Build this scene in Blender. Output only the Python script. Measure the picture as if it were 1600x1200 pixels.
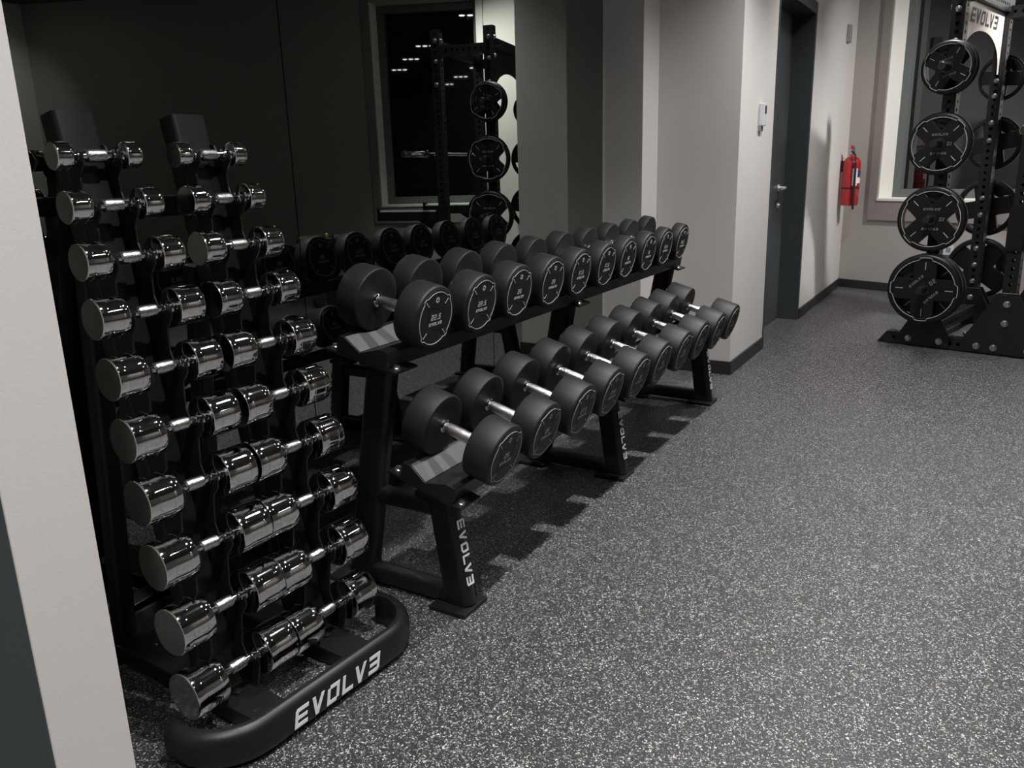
import bpy, bmesh, math, random
import numpy as np
from mathutils import Vector, Matrix

for o in list(bpy.data.objects):
    bpy.data.objects.remove(o, do_unlink=True)
S = bpy.context.scene
COL = S.collection
random.seed(4)

# ------------------------------------------------------------------ camera
FPX = 1270.0
CAM_H = 1.25
_dn = np.array([134.0, 4703.0, FPX]); _dn /= np.linalg.norm(_dn)
_fy = np.array([757.7, -272.0, FPX]); _fy -= _dn * (_fy @ _dn); _fy /= np.linalg.norm(_fy)
_up = -_dn
_fx = np.cross(_fy, _up)
RW = np.array([_fx, _fy, _up])
cam_data = bpy.data.cameras.new('camera')
cam = bpy.data.objects.new('camera', cam_data)
COL.objects.link(cam)
M = Matrix.Identity(4)
for i in range(3):
    M[i][0] = RW[i][0]; M[i][1] = -RW[i][1]; M[i][2] = -RW[i][2]
M[2][3] = CAM_H
cam.matrix_world = M
cam_data.sensor_width = 36.0
cam_data.lens = FPX / 1600.0 * 36.0
cam_data.clip_start = 0.05
S.camera = cam

# ------------------------------------------------------------------ world, view
W = bpy.data.worlds.new('night')
S.world = W
W.use_nodes = True
W.node_tree.nodes['Background'].inputs[0].default_value = (0.010, 0.012, 0.016, 1)
W.node_tree.nodes['Background'].inputs[1].default_value = 0.4
S.view_settings.view_transform = 'Standard'
S.view_settings.look = 'None'
S.view_settings.exposure = 0.2
S.view_settings.gamma = 1.0
S.view_settings.use_curve_mapping = False

CEIL = 3.1
# ceiling spot fixtures: x, y, power, target (None = straight down), cone degrees
LAMPS = [
    (0.80, 6.60, 300, (0.0, 8.0, 1.0), 108),
    (-0.42, 5.90, 130, None, 120),
    (-0.42, 4.35, 190, None, 116),
    (-0.45, 2.80, 190, None, 108),
    (-0.45, 1.25, 190, None, 108),
    (-0.45, -0.30, 190, None, 104),
    (-0.45, -1.85, 70, None, 100),
    (0.95, 4.00, 110, None, 70),
    (0.95, 2.45, 110, None, 70),
    (0.95, 0.90, 135, None, 104),
    (4.50, 4.90, 26, (5.56, 5.15, 1.9), 84),  # unseen lamp, added to brighten the right wall
]

# ------------------------------------------------------------------ materials
def mat(name, col, rough=0.5, metal=0.0, spec=0.5, bump=0.0, bump_scale=200.0, var=0.0, var_scale=3.0,
        emit=None, ior=None, coat=0.0):
    m = bpy.data.materials.new(name)
    m.use_nodes = True
    nt = m.node_tree
    b = nt.nodes['Principled BSDF']
    b.inputs['Base Color'].default_value = (*col, 1)
    b.inputs['Roughness'].default_value = rough
    b.inputs['Metallic'].default_value = metal
    b.inputs['Specular IOR Level'].default_value = spec
    if ior: b.inputs['IOR'].default_value = ior
    if coat: b.inputs['Coat Weight'].default_value = coat
    tc = None
    if bump or var:
        tc = nt.nodes.new('ShaderNodeTexCoord')
    if bump:
        n = nt.nodes.new('ShaderNodeTexNoise'); n.inputs['Scale'].default_value = bump_scale
        n.inputs['Detail'].default_value = 3
        bp = nt.nodes.new('ShaderNodeBump'); bp.inputs['Strength'].default_value = bump
        bp.inputs['Distance'].default_value = 0.002
        nt.links.new(tc.outputs['Object'], n.inputs['Vector'])
        nt.links.new(n.outputs['Fac'], bp.inputs['Height'])
        nt.links.new(bp.outputs['Normal'], b.inputs['Normal'])
    if var:
        n2 = nt.nodes.new('ShaderNodeTexNoise'); n2.inputs['Scale'].default_value = var_scale
        n2.inputs['Detail'].default_value = 4
        mx = nt.nodes.new('ShaderNodeMixRGB')
        mx.inputs['Color1'].default_value = (*[c * (1 - var) for c in col], 1)
        mx.inputs['Color2'].default_value = (*[min(1, c * (1 + var)) for c in col], 1)
        nt.links.new(tc.outputs['Object'], n2.inputs['Vector'])
        nt.links.new(n2.outputs['Fac'], mx.inputs['Fac'])
        nt.links.new(mx.outputs['Color'], b.inputs['Base Color'])
    if emit:
        b.inputs['Emission Color'].default_value = (*emit[0], 1)
        b.inputs['Emission Strength'].default_value = emit[1]
    return m

def rubber_floor():
    m = bpy.data.materials.new('speckled_rubber')
    m.use_nodes = True
    nt = m.node_tree; L = nt.links
    b = nt.nodes['Principled BSDF']
    tc = nt.nodes.new('ShaderNodeTexCoord')
    wn = nt.nodes.new('ShaderNodeTexNoise'); wn.inputs['Scale'].default_value = 90; wn.inputs['Detail'].default_value = 2
    wm = nt.nodes.new('ShaderNodeMixRGB'); wm.blend_type = 'LINEAR_LIGHT'; wm.inputs['Fac'].default_value = 0.008
    L.new(tc.outputs['Object'], wn.inputs['Vector'])
    L.new(tc.outputs['Object'], wm.inputs['Color1']); L.new(wn.outputs['Color'], wm.inputs['Color2'])
    col = None
    base = nt.nodes.new('ShaderNodeRGB'); base.outputs[0].default_value = (0.0170, 0.0171, 0.0186, 1)
    prev = base.outputs[0]
    for sc, thr, c in ((240, 0.765, (0.68, 0.67, 0.65)), (340, 0.78, (0.36, 0.35, 0.335)), (460, 0.70, (0.11, 0.108, 0.105))):
        v = nt.nodes.new('ShaderNodeTexVoronoi'); v.inputs['Scale'].default_value = sc
        v.inputs['Randomness'].default_value = 1
        mp = nt.nodes.new('ShaderNodeMapping'); mp.inputs['Location'].default_value = (sc * .37, sc * .11, 0)
        mp.inputs['Rotation'].default_value = (0, 0, sc * .013)
        L.new(wm.outputs['Color'], mp.inputs['Vector']); L.new(mp.outputs['Vector'], v.inputs['Vector'])
        sp = nt.nodes.new('ShaderNodeSeparateColor'); L.new(v.outputs['Color'], sp.inputs['Color'])
        g = nt.nodes.new('ShaderNodeMath'); g.operation = 'GREATER_THAN'; g.inputs[1].default_value = thr
        L.new(sp.outputs['Red'], g.inputs[0])
        d = nt.nodes.new('ShaderNodeMath'); d.operation = 'LESS_THAN'; d.inputs[1].default_value = 0.46
        L.new(v.outputs['Distance'], d.inputs[0])
        mu = nt.nodes.new('ShaderNodeMath'); mu.operation = 'MULTIPLY'
        L.new(g.outputs[0], mu.inputs[0]); L.new(d.outputs[0], mu.inputs[1])
        br = nt.nodes.new('ShaderNodeMath'); br.operation = 'MULTIPLY_ADD'; br.inputs[1].default_value = 0.6; br.inputs[2].default_value = 0.4
        L.new(sp.outputs['Green'], br.inputs[0])
        mu2 = nt.nodes.new('ShaderNodeMath'); mu2.operation = 'MULTIPLY'
        L.new(mu.outputs[0], mu2.inputs[0]); L.new(br.outputs[0], mu2.inputs[1])
        mx = nt.nodes.new('ShaderNodeMixRGB'); mx.inputs['Color2'].default_value = (*c, 1)
        L.new(mu2.outputs[0], mx.inputs['Fac']); L.new(prev, mx.inputs['Color1'])
        prev = mx.outputs['Color']
    L.new(prev, b.inputs['Base Color'])
    b.inputs['Roughness'].default_value = 0.5
    b.inputs['Specular IOR Level'].default_value = 0.5
    n = nt.nodes.new('ShaderNodeTexNoise'); n.inputs['Scale'].default_value = 160; n.inputs['Detail'].default_value = 3
    bp = nt.nodes.new('ShaderNodeBump'); bp.inputs['Strength'].default_value = 0.35; bp.inputs['Distance'].default_value = 0.002
    L.new(tc.outputs['Object'], n.inputs['Vector']); L.new(n.outputs['Fac'], bp.inputs['Height'])
    L.new(bp.outputs['Normal'], b.inputs['Normal'])
    return m

def knurl_chrome():
    m = bpy.data.materials.new('knurled_chrome')
    m.use_nodes = True
    nt = m.node_tree; L = nt.links
    b = nt.nodes['Principled BSDF']
    b.inputs['Base Color'].default_value = (0.60, 0.595, 0.59, 1)
    b.inputs['Metallic'].default_value = 1
    b.inputs['Roughness'].default_value = 0.26
    tc = nt.nodes.new('ShaderNodeTexCoord')
    v = nt.nodes.new('ShaderNodeTexVoronoi'); v.inputs['Scale'].default_value = 420
    bp = nt.nodes.new('ShaderNodeBump'); bp.inputs['Strength'].default_value = 0.6; bp.inputs['Distance'].default_value = 0.001
    L.new(tc.outputs['Object'], v.inputs['Vector']); L.new(v.outputs['Distance'], bp.inputs['Height'])
    L.new(bp.outputs['Normal'], b.inputs['Normal'])
    return m

MT = dict(
    floor=rubber_floor(),
    paint=mat('off_white_paint', (0.63, 0.60, 0.578), 0.75, bump=0.15, bump_scale=260, var=0.03),
    taupe=mat('warm_grey_paint', (0.40, 0.37, 0.35), 0.75, bump=0.15, bump_scale=260, var=0.03),
    shadow_grey=mat('shadow_grey_paint', (0.27, 0.243, 0.228), 0.7, bump=0.1),  # darker grey imitates the shade beside and below the windows
    reveal=mat('white_reveal_paint', (0.80, 0.78, 0.72), 0.6, bump=0.1),
    ceiling=mat('dark_ceiling_paint', (0.11, 0.11, 0.112), 0.85, bump=0.2),
    skirting=mat('charcoal_skirting', (0.022, 0.022, 0.024), 0.5, bump=0.1),
    door=mat('anthracite_door', (0.058, 0.066, 0.070), 0.45, bump=0.05, var=0.05),
    doorframe=mat('anthracite_frame', (0.042, 0.050, 0.053), 0.4, bump=0.05),
    mirror=mat('smoked_mirror', (0.255, 0.277, 0.255), 0.0, 1.0),
    mirror_edge=mat('mirror_edge', (0.01, 0.012, 0.011), 0.4),
    winframe=mat('grey_window_frame', (0.115, 0.13, 0.125), 0.45, bump=0.05),
    glass=mat('night_glass', (0.004, 0.004, 0.005), 0.02, 0.0, 0.5, ior=1.85),
    steel=mat('black_powder_coat', (0.0075, 0.0075, 0.0082), 0.40, 0.0, 0.42, bump=0.12, bump_scale=500),
    steel2=mat('graphite_powder_coat', (0.0105, 0.012, 0.0135), 0.38, 0.0, 0.45, bump=0.1, bump_scale=500),
    liner=mat('grey_tray_liner', (0.085, 0.082, 0.084), 0.55, bump=0.15, bump_scale=400),
    rubber=mat('black_urethane', (0.0105, 0.0107, 0.0122), 0.5, 0.0, 0.38, bump=0.18, bump_scale=350, var=0.08, var_scale=8),
    rubberface=mat('black_urethane_face', (0.008, 0.008, 0.009), 0.5, 0.0, 0.4, bump=0.1, bump_scale=350),
    plate=mat('black_plate_rubber', (0.0065, 0.0065, 0.0072), 0.40, 0.0, 0.45, bump=0.12, bump_scale=300),
    print=mat('pale_grey_print', (0.50, 0.50, 0.49), 0.5, var=0.05),
    white=mat('white_vinyl_print', (0.78, 0.78, 0.78), 0.5, var=0.02),
    dark=mat('dark_print', (0.012, 0.011, 0.014), 0.5, var=0.05),
    dim=mat('dull_grey_print', (0.24, 0.24, 0.24), 0.5, var=0.05),
    chrome=mat('chrome', (0.84, 0.84, 0.84), 0.045, 1.0, var=0.02),
    chromeface=mat('satin_chrome_face', (0.36, 0.355, 0.335), 0.12, 1.0, bump=0.02, bump_scale=120),
    etch=mat('etched_number', (0.75, 0.74, 0.70), 0.55, 1.0, bump=0.05),
    groove=mat('dark_groove', (0.12, 0.12, 0.12), 0.35, 1.0, bump=0.02),
    knurl=knurl_chrome(),
    bolt=mat('zinc_bolt', (0.62, 0.63, 0.62), 0.28, 1.0, bump=0.05),
    satin=mat('satin_steel', (0.85, 0.84, 0.82), 0.42, 0.7, bump=0.03),
    brass=mat('brass', (0.75, 0.55, 0.25), 0.35, 1.0, bump=0.05),
    red=mat('extinguisher_red', (0.40, 0.014, 0.016), 0.3, var=0.05, coat=0.3),
    label=mat('white_label', (0.75, 0.73, 0.74), 0.5, var=0.03),
    blue=mat('blue_label', (0.03, 0.04, 0.16), 0.5, var=0.03),
    plastic=mat('white_plastic', (0.62, 0.63, 0.65), 0.4, var=0.02),
    greyplastic=mat('grey_plastic', (0.27, 0.26, 0.27), 0.5, var=0.02),
    foam=mat('black_foam', (0.012, 0.013, 0.015), 0.6, bump=0.3, bump_scale=200),
    panel=mat('pale_metal_panel', (0.60, 0.55, 0.50), 0.42, 0.25, bump=0.05),
    uhmw=mat('white_wear_strip', (0.72, 0.74, 0.70), 0.45, var=0.03),
    lens=mat('lamp_lens', (0.9, 0.9, 0.9), 0.4, emit=((1.0, 0.97, 0.93), 40.0), var=0.01),
)

# ------------------------------------------------------------------ helpers
class MB:
    def __init__(self):
        self.v = []; self.f = []; self.mi = []
    def add(self, vs, fs, mi=0):
        o = len(self.v)
        self.v += [tuple(p) for p in vs]
        self.f += [tuple(i + o for i in q) for q in fs]
        self.mi += [mi] * len(fs)
        return self
    def box(self, c, s, rot=None, mi=0):
        vs = []
        for z in (-.5, .5):
            for y in (-.5, .5):
                for x in (-.5, .5):
                    p = Vector((x * s[0], y * s[1], z * s[2]))
                    if rot is not None: p = rot @ p
                    vs.append(p + Vector(c))
        return self.add(vs, [(0, 2, 3, 1), (4, 5, 7, 6), (0, 1, 5, 4), (2, 6, 7, 3), (0, 4, 6, 2), (1, 3, 7, 5)], mi)
    def bounds(self, lo, hi, mi=0):
        return self.box([(a + b) / 2 for a, b in zip(lo, hi)], [b - a for a, b in zip(lo, hi)], None, mi)
    def prism(self, poly, fn0, fn1, mi=0):
        """poly 2D list; fn0, fn1 map 2D -> 3D for the two ends"""
        n = len(poly)
        vs = [fn0(*p) for p in poly] + [fn1(*p) for p in poly]
        fs = [tuple(range(n - 1, -1, -1)), tuple(range(n, 2 * n))]
        fs += [(i, (i + 1) % n, n + (i + 1) % n, n + i) for i in range(n)]
        return self.add(vs, fs, mi)
    def lathe(self, prof, n=40, axis='X', mi=0, caps=True):
        """prof: list of (t, r) along the axis"""
        vs = []; fs = []
        for t, r in prof:
            for k in range(n):
                a = 2 * math.pi * k / n
                c, s = r * math.cos(a), r * math.sin(a)
                vs.append({'X': (t, c, s), 'Y': (s, t, c), 'Z': (c, s, t)}[axis])
        for i in range(len(prof) - 1):
            for k in range(n):
                k2 = (k + 1) % n
                fs.append((i * n + k, i * n + k2, (i + 1) * n + k2, (i + 1) * n + k))
        if caps:
            fs.append(tuple(range(n - 1, -1, -1)))
            fs.append(tuple((len(prof) - 1) * n + k for k in range(n)))
        return self.add(vs, fs, mi)
    def sweep(self, path, prof, up=Vector((0, 0, 1)), closed=False, mi=0):
        """prof: 2D points (side, up) swept along a 3D path"""
        path = [Vector(p) for p in path]; n = len(prof); m = len(path)
        vs = []; fs = []
        for i, p in enumerate(path):
            t = (path[min(i + 1, m - 1)] - path[max(i - 1, 0)]).normalized()
            u = up - t * up.dot(t)
            if u.length < 1e-4: u = Vector((1, 0, 0)) - t * t.x
            u.normalize(); s = t.cross(u)
            vs += [p + s * a + u * b for a, b in prof]
        for i in range(m - 1):
            for k in range(n):
                k2 = (k + 1) % n
                fs.append((i * n + k, i * n + k2, (i + 1) * n + k2, (i + 1) * n + k))
        fs.append(tuple(range(n - 1, -1, -1))); fs.append(tuple((m - 1) * n + k for k in range(n)))
        return self.add(vs, fs, mi)
    def tube(self, path, r, n=12, mi=0):
        return self.sweep(path, [(r * math.cos(2 * math.pi * k / n), r * math.sin(2 * math.pi * k / n)) for k in range(n)], Vector((.13, .21, .97)), mi=mi)
    def mesh(self, name, mats, smooth=False, bevel=0.0, bseg=2):
        me = bpy.data.meshes.new(name)
        me.from_pydata(self.v, [], self.f)
        if not isinstance(mats, (list, tuple)): mats = [mats]
        for m in mats: me.materials.append(MT[m])
        for p, i in zip(me.polygons, self.mi): p.material_index = i
        bm = bmesh.new(); bm.from_mesh(me)
        bmesh.ops.recalc_face_normals(bm, faces=bm.faces)
        if bevel:
            ed = [e for e in bm.edges if len(e.link_faces) == 2 and e.calc_face_angle(0) > 0.5]
            bmesh.ops.bevel(bm, geom=ed, offset=bevel, segments=bseg, profile=0.6, affect='EDGES', clamp_overlap=True)
        bm.to_mesh(me); bm.free()
        if smooth:
            me.polygons.foreach_set('use_smooth', [True] * len(me.polygons))
            me.set_sharp_from_angle(angle=math.radians(38))
        return me

def link(name, me, parent=None, loc=None, rot=None):
    o = bpy.data.objects.new(name, me)
    COL.objects.link(o)
    if parent is not None: o.parent = parent
    if loc is not None: o.location = loc
    if rot is not None: o.rotation_euler = rot
    return o
def part(name, mb, mats, parent=None, smooth=False, bevel=0.0, loc=None, rot=None, bseg=2):
    return link(name, mb.mesh(name, mats, smooth, bevel, bseg), parent, loc, rot)
def tag(o, label, cat, group=None):
    o['label'] = label; o['category'] = cat
    if group: o['group'] = group
    return o
def thing(name, label, cat, loc=(0, 0, 0), rot=(0, 0, 0), group=None):
    o = bpy.data.objects.new(name, None); COL.objects.link(o)
    o.empty_display_size = 0.1
    o.location = loc; o.rotation_euler = rot
    return tag(o, label, cat, group)
def struct(o, label=None):
    o['kind'] = 'structure'
    if label: o['label'] = label
    return o
def rrect(w, h, r, n=5):
    """rounded rectangle outline"""
    pts = []
    for cx, cy, a0 in ((w / 2 - r, h / 2 - r, 0), (-w / 2 + r, h / 2 - r, 90), (-w / 2 + r, -h / 2 + r, 180), (w / 2 - r, -h / 2 + r, 270)):
        for k in range(n + 1):
            a = math.radians(a0 + 90 * k / n)
            pts.append((cx + r * math.cos(a), cy + r * math.sin(a)))
    return pts

# ------------------------------------------------------------------ lettering
T = 0.2
GLYPH = {
    'E': [[(0, 0), (0.22, 0), (0.22, 1), (0.12, 1), (0, .88)], [(.22, .8), (1, .8), (1, 1), (.22, 1)], [(.22, .4), (.95, .4), (.95, .58), (.22, .58)], [(.22, 0), (1, 0), (1, T), (.22, T)]],
    'V': [[(0, 1), (.25, 1), (.60, 0), (.36, 0)], [(.76, 1), (1, 1), (.60, 0), (.46, .28)]],
    'O': [[(0, .0), (.22, .0), (.22, .86), (0, .86)], [(.22, 0), (.80, 0), (.80, T), (.22, T)], [(.78, .14), (1, .14), (1, 1), (.78, 1)], [(.20, .8), (.78, .8), (.78, 1), (.20, 1)]],
    'L': [[(0, 0), (.22, 0), (.22, 1), (0, 1)], [(.22, 0), (.95, 0), (.95, T), (.22, T)]],
    '3': [[(.78, 0), (1, .12), (1, 1), (.78, 1)], [(0, .8), (.78, .8), (.78, 1), (0, 1)], [(.08, .4), (.78, .4), (.78, .58), (.08, .58)], [(0, 0), (.78, 0), (.78, T), (0, T)]],
}
SEG = {'0': 'abcdef', '1': 'bc', '2': 'abged', '3': 'abgcd', '5': 'afgcd', '7': 'abc'}
def seg_polys(ch):
    w, t = 0.62, 0.16
    q = {'a': (0, 1 - t, w, 1), 'g': (0, .5 - t / 2, w, .5 + t / 2), 'd': (0, 0, w, t),
         'f': (0, .5, t, 1), 'b': (w - t, .5, w, 1), 'e': (0, 0, t, .5), 'c': (w - t, 0, w, .5)}
    if ch == '.': return [[(0, 0), (.17, 0), (.17, .17), (0, .17)]], .17
    if ch == '1': return [[(0.06, 0), (.26, 0), (.26, 1), (.06, 1)]], .3
    out = []
    for s in SEG[ch]:
        x0, y0, x1, y1 = q[s]; out.append([(x0, y0), (x1, y0), (x1, y1), (x0, y1)])
    return out, w
def word_logo(h, ratio=0.95, gap=0.22, slant=0.22):
    """EVOLVE wordmark with its last letter reversed; returns centred polygons"""
    out = []; x = 0
    for ch in 'EVOLV3':
        for p in GLYPH[ch]:
            out.append([((x + a * ratio + b * slant) * h, b * h) for a, b in p])
        x += ratio * (.80 if ch == 'L' else 1.0) + gap
    tw = (x - gap + slant) * h
    return [[(a - tw / 2, b - h / 2) for a, b in p] for p in out], tw
def word_num(txt, h, slant=0.12):
    out = []; x = 0
    for ch in txt:
        ps, w = seg_polys(ch)
        for p in ps: out.append([((x + a + b * slant) * h, b * h) for a, b in p])
        x += w + .27
    tw = (x - .27 + slant) * h
    return [[(a - tw / 2, b - h / 2) for a, b in p] for p in out]
def shift(polys, da, db, rot=0.0):
    c, s = math.cos(rot), math.sin(rot)
    return [[(a * c - b * s + da, a * s + b * c + db) for a, b in p] for p in polys]
def plan(mb, polys, fn, th):
    """2D polygons to thin slabs: fn(a, b, height)"""
    for p in polys:
        mb.prism(p, lambda a, b: fn(a, b, 0.0), lambda a, b: fn(a, b, th))
    return mb
def ribbon_ring(rfun, w, n=96):
    """closed ring outline as small quads"""
    out = []
    for k in range(n):
        a0, a1 = 2 * math.pi * k / n, 2 * math.pi * (k + 1) / n
        r0, r1 = rfun(a0), rfun(a1)
        out.append([((r0 - w) * math.cos(a0), (r0 - w) * math.sin(a0)), ((r0 + w) * math.cos(a0), (r0 + w) * math.sin(a0)),
                    ((r1 + w) * math.cos(a1), (r1 + w) * math.sin(a1)), ((r1 - w) * math.cos(a1), (r1 - w) * math.sin(a1))])
    return out
def notched(R, dr, half=0.16, phase=math.pi / 4):
    def f(a):
        d = abs(((a - phase + math.pi / 4) % (math.pi / 2)) - math.pi / 4)
        return R + dr if d < half else R
    return f

# ------------------------------------------------------------------ room shell
XM = -1.99          # mirror plane
XW = -1.28          # wall plane of the piers and the door
YA, YC, XB = 4.47, 4.712, -1.7556
YD0, YD1 = 5.49, 6.655
YN = 0.739          # edge of the near pier
BA = math.atan(-0.41315)
DU = Vector((math.cos(BA), math.sin(BA), 0)); NU = Vector((math.sin(BA), -math.cos(BA), 0))
P0 = Vector((XW, -0.41315 * XW + 8.0015, 0))
ROTB = Matrix.Rotation(BA, 3, 'Z')
def bw(u, dep, z): return P0 + DU * u - NU * dep + Vector((0, 0, z))   # dep > 0 goes into the wall
def bbox_back(mb, u0, u1, d0, d1, z0, z1, mi=0):
    return mb.box(bw((u0 + u1) / 2, (d0 + d1) / 2, (z0 + z1) / 2), (u1 - u0, d1 - d0, z1 - z0), ROTB, mi)
XR, YB = 5.56, -6.0

struct(part('floor', MB().bounds((-2.3, YB - .2, -0.1), (XR + .3, 9.2, 0.0)), 'floor'))
struct(part('ceiling', MB().bounds((-2.3, YB - .2, CEIL), (XR + .3, 9.2, CEIL + .1)), 'ceiling'))
mb = MB(); mb.bounds((-2.25, YN, 0), (XM - .008, YA, CEIL))
struct(part('wall_left', mb, 'paint'))
struct(part('wall_near_pier', MB().bounds((-2.25, 0.602, 0), (XW, YN, CEIL)), 'paint'))
mb = MB(); mb.bounds((-2.25, YC, 0), (XW, YD0, CEIL)); mb.bounds((-2.25, YA, 0), (XB, YC, CEIL))
struct(part('wall_far_pier', mb, 'paint'))
mb = MB(); mb.bounds((-1.6, YD1, 0), (XW, P0.y + .12, CEIL)); mb.bounds((-1.6, YD0, 2.32), (XW, YD1, CEIL))
struct(part('wall_door_side', mb, 'paint'))
struct(part('wall_entrance_side', MB().bounds((-2.25, YB, 0), (XW, -0.36, CEIL)), 'paint'))
struct(part('wall_entrance_head', MB().bounds((-2.25, -0.36, 2.32), (XW, 0.602, CEIL)), 'paint'))

# slanting back wall with two window openings
W1 = (0.34, 1.86); W2 = (2.31, 3.44); SILL, HEAD, WDEP = 0.855, 2.92, 0.30
mb = MB()
for u0, u1 in ((-.1, W1[0]), (W2[1], 7.6)): bbox_back(mb, u0, u1, 0, .42, 0, CEIL)
for u0, u1 in (W1, W2):
    bbox_back(mb, u0, u1, 0, .42, 0, SILL - .02); bbox_back(mb, u0, u1, 0, .42, HEAD, CEIL)
back = struct(part('wall_back', mb, 'taupe'))
struct(part('wall_window_pier', bbox_back(MB(), W1[1], W2[0], -0.02, .42, 0, CEIL), 'reveal'))
struct(part('wall_right', MB().bounds((XR, YB, 0), (XR + .2, 6.2, CEIL)), 'paint'))
struct(part('wall_rear', MB().bounds((-2.25, YB - .2, 0), (XR + .2, YB, CEIL)), 'paint'))

def window(n, u0, u1):
    fr = MB(); fw = .075
    for a, b, c, d in ((u0, u0 + fw, SILL, HEAD), (u1 - fw, u1, SILL, HEAD), (u0 + fw, u1 - fw, SILL, SILL + fw), (u0 + fw, u1 - fw, HEAD - fw, HEAD)):
        bbox_back(fr, a, b, WDEP - .07, WDEP + .03, c, d)
    w = struct(part('window_%d' % n, fr, 'winframe', bevel=.006))
    part('pane', bbox_back(MB(), u0 + fw - .005, u1 - fw + .005, WDEP, WDEP + .02, SILL + fw - .005, HEAD - fw + .005), 'glass', w)
    s = MB(); bbox_back(s, u0 - .0, u1 + .0, -.03, WDEP, SILL - .025, SILL - .0005)
    part('window_sill', s, 'reveal', w, bevel=.004)
    for nm, a, b in (('window_reveal', u0, u0 + .006), ('window_reveal', u1 - .006, u1)):
        part(nm, bbox_back(MB(), a, b, -.004, WDEP - .07, SILL, HEAD), 'reveal', w)
    c = MB()
    return w
w1 = window(1, *W1); w2 = window(2, *W2)
def shadow_grey(n, rects):  # thin raised bands on the back wall, shade put into their colour
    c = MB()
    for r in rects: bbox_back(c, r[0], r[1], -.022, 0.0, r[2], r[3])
    return struct(part('shadow_band_%d' % n, c, 'shadow_grey', bevel=.003))
shadow_grey(1, ((W1[0] - .085, W1[0] - .001, .655, HEAD + .1), (W1[0] - .001, W1[1], .655, SILL - .026)))
shadow_grey(2, ((W2[1] + .001, W2[1] + .09, .655, HEAD + .1), (W2[0], W2[1] + .001, .655, SILL - .026)))

# skirting boards
BH = .08
mb = MB(); mb.bounds((XB - .0, YC - .012, 0), (XW + .012, YC, BH)); mb.bounds((XW, YC, 0), (XW + .012, YD0, BH))
mb.bounds((XB, YA - .012, 0), (XB + .012, YC - .012, BH)); mb.bounds((XM, YA - .012, 0), (XB, YA, BH))
struct(part('baseboard_far_pier', mb, 'skirting', bevel=.002))
struct(part('baseboard_door_side', MB().bounds((XW, YD1, 0), (XW + .012, P0.y - .005, BH)), 'skirting', bevel=.002))
struct(part('baseboard_back', bbox_back(MB(), 0.0, 7.3, -.013, 0, 0, BH), 'skirting', bevel=.002))
struct(part('baseboard_near_pier', MB().bounds((XW, .602, 0), (XW + .012, YN, BH)), 'skirting', bevel=.002))
struct(part('baseboard_mirror', MB().bounds((XM - .008, YN, 0), (XM + .006, YA, .05)), 'skirting', bevel=.002))

# doors
def door(n, y0, y1, jw=.04):
    fr = MB()
    fr.bounds((-1.6, y0, 0), (XW + .004, y0 + .04, 2.32)); fr.bounds((-1.6, y1 - jw, 0), (XW + .004, y1, 2.32))
    fr.bounds((-1.6, y0 + .04, 2.24), (XW + .004, y1 - jw, 2.32))
    d = struct(part('door_%d' % n, fr, 'doorframe', bevel=.004))
    part('door_leaf', MB().bounds((-1.475, y0 + .042, .006), (-1.435, y1 - jw - .002, 2.238)), 'door', d, bevel=.003)
    return d
d1 = door(1, YD0, YD1)
yh, zh = 6.42, 1.025
hb = MB(); hb.lathe([(0, .026), (.008, .026), (.009, .012), (.055, .011), (.058, .004)], 20, 'X')
hb.v = [(a - 1.435, b + yh, c + zh) for a, b, c in hb.v]
hb.tube([(-1.383, yh, zh), (-1.380, yh - .03, zh), (-1.380, yh - .13, zh - .004)], .0095, 10)
part('door_handle', hb, 'satin', d1, smooth=True)
kb = MB(); kb.lathe([(0, .026), (.007, .026), (.008, .011), (.018, .010)], 20, 'X')
kb.v = [(a - 1.435, b + yh, c + zh - .125) for a, b, c in kb.v]
part('lock_cylinder', kb, 'satin', d1, smooth=True)
d2 = door(2, -0.36, 0.602, .16)

# smoked mirror panels
MZ0, MZ1 = .05, 2.75
for k, (y0, y1) in enumerate(((YN + .001, .80), (.80, 2.0), (2.0, 3.2), (3.2, YA - .014))):
    nm = ('narrow smoked mirror strip hidden behind the near white pier', 'smoked mirror panel behind the chrome dumbbell stand',
          'smoked mirror panel behind the near half of the black dumbbell rack',
          'smoked mirror panel reaching the stepped white pier at the far end')[k]
    t = thing('mirror_panel', nm, 'mirror', (XM, (y0 + y1) / 2, MZ0), group='smoked mirror panels on the left wall')
    h = (y1 - y0) / 2
    part('mirror_glass', MB().bounds((-.006, -h + .0022, 0), (0, h - .0022, MZ1 - MZ0)), 'mirror', t)
    part('backing', MB().bounds((-.008, -h, 0), (-.0062, h, MZ1 - MZ0)), 'mirror_edge', t)

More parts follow.
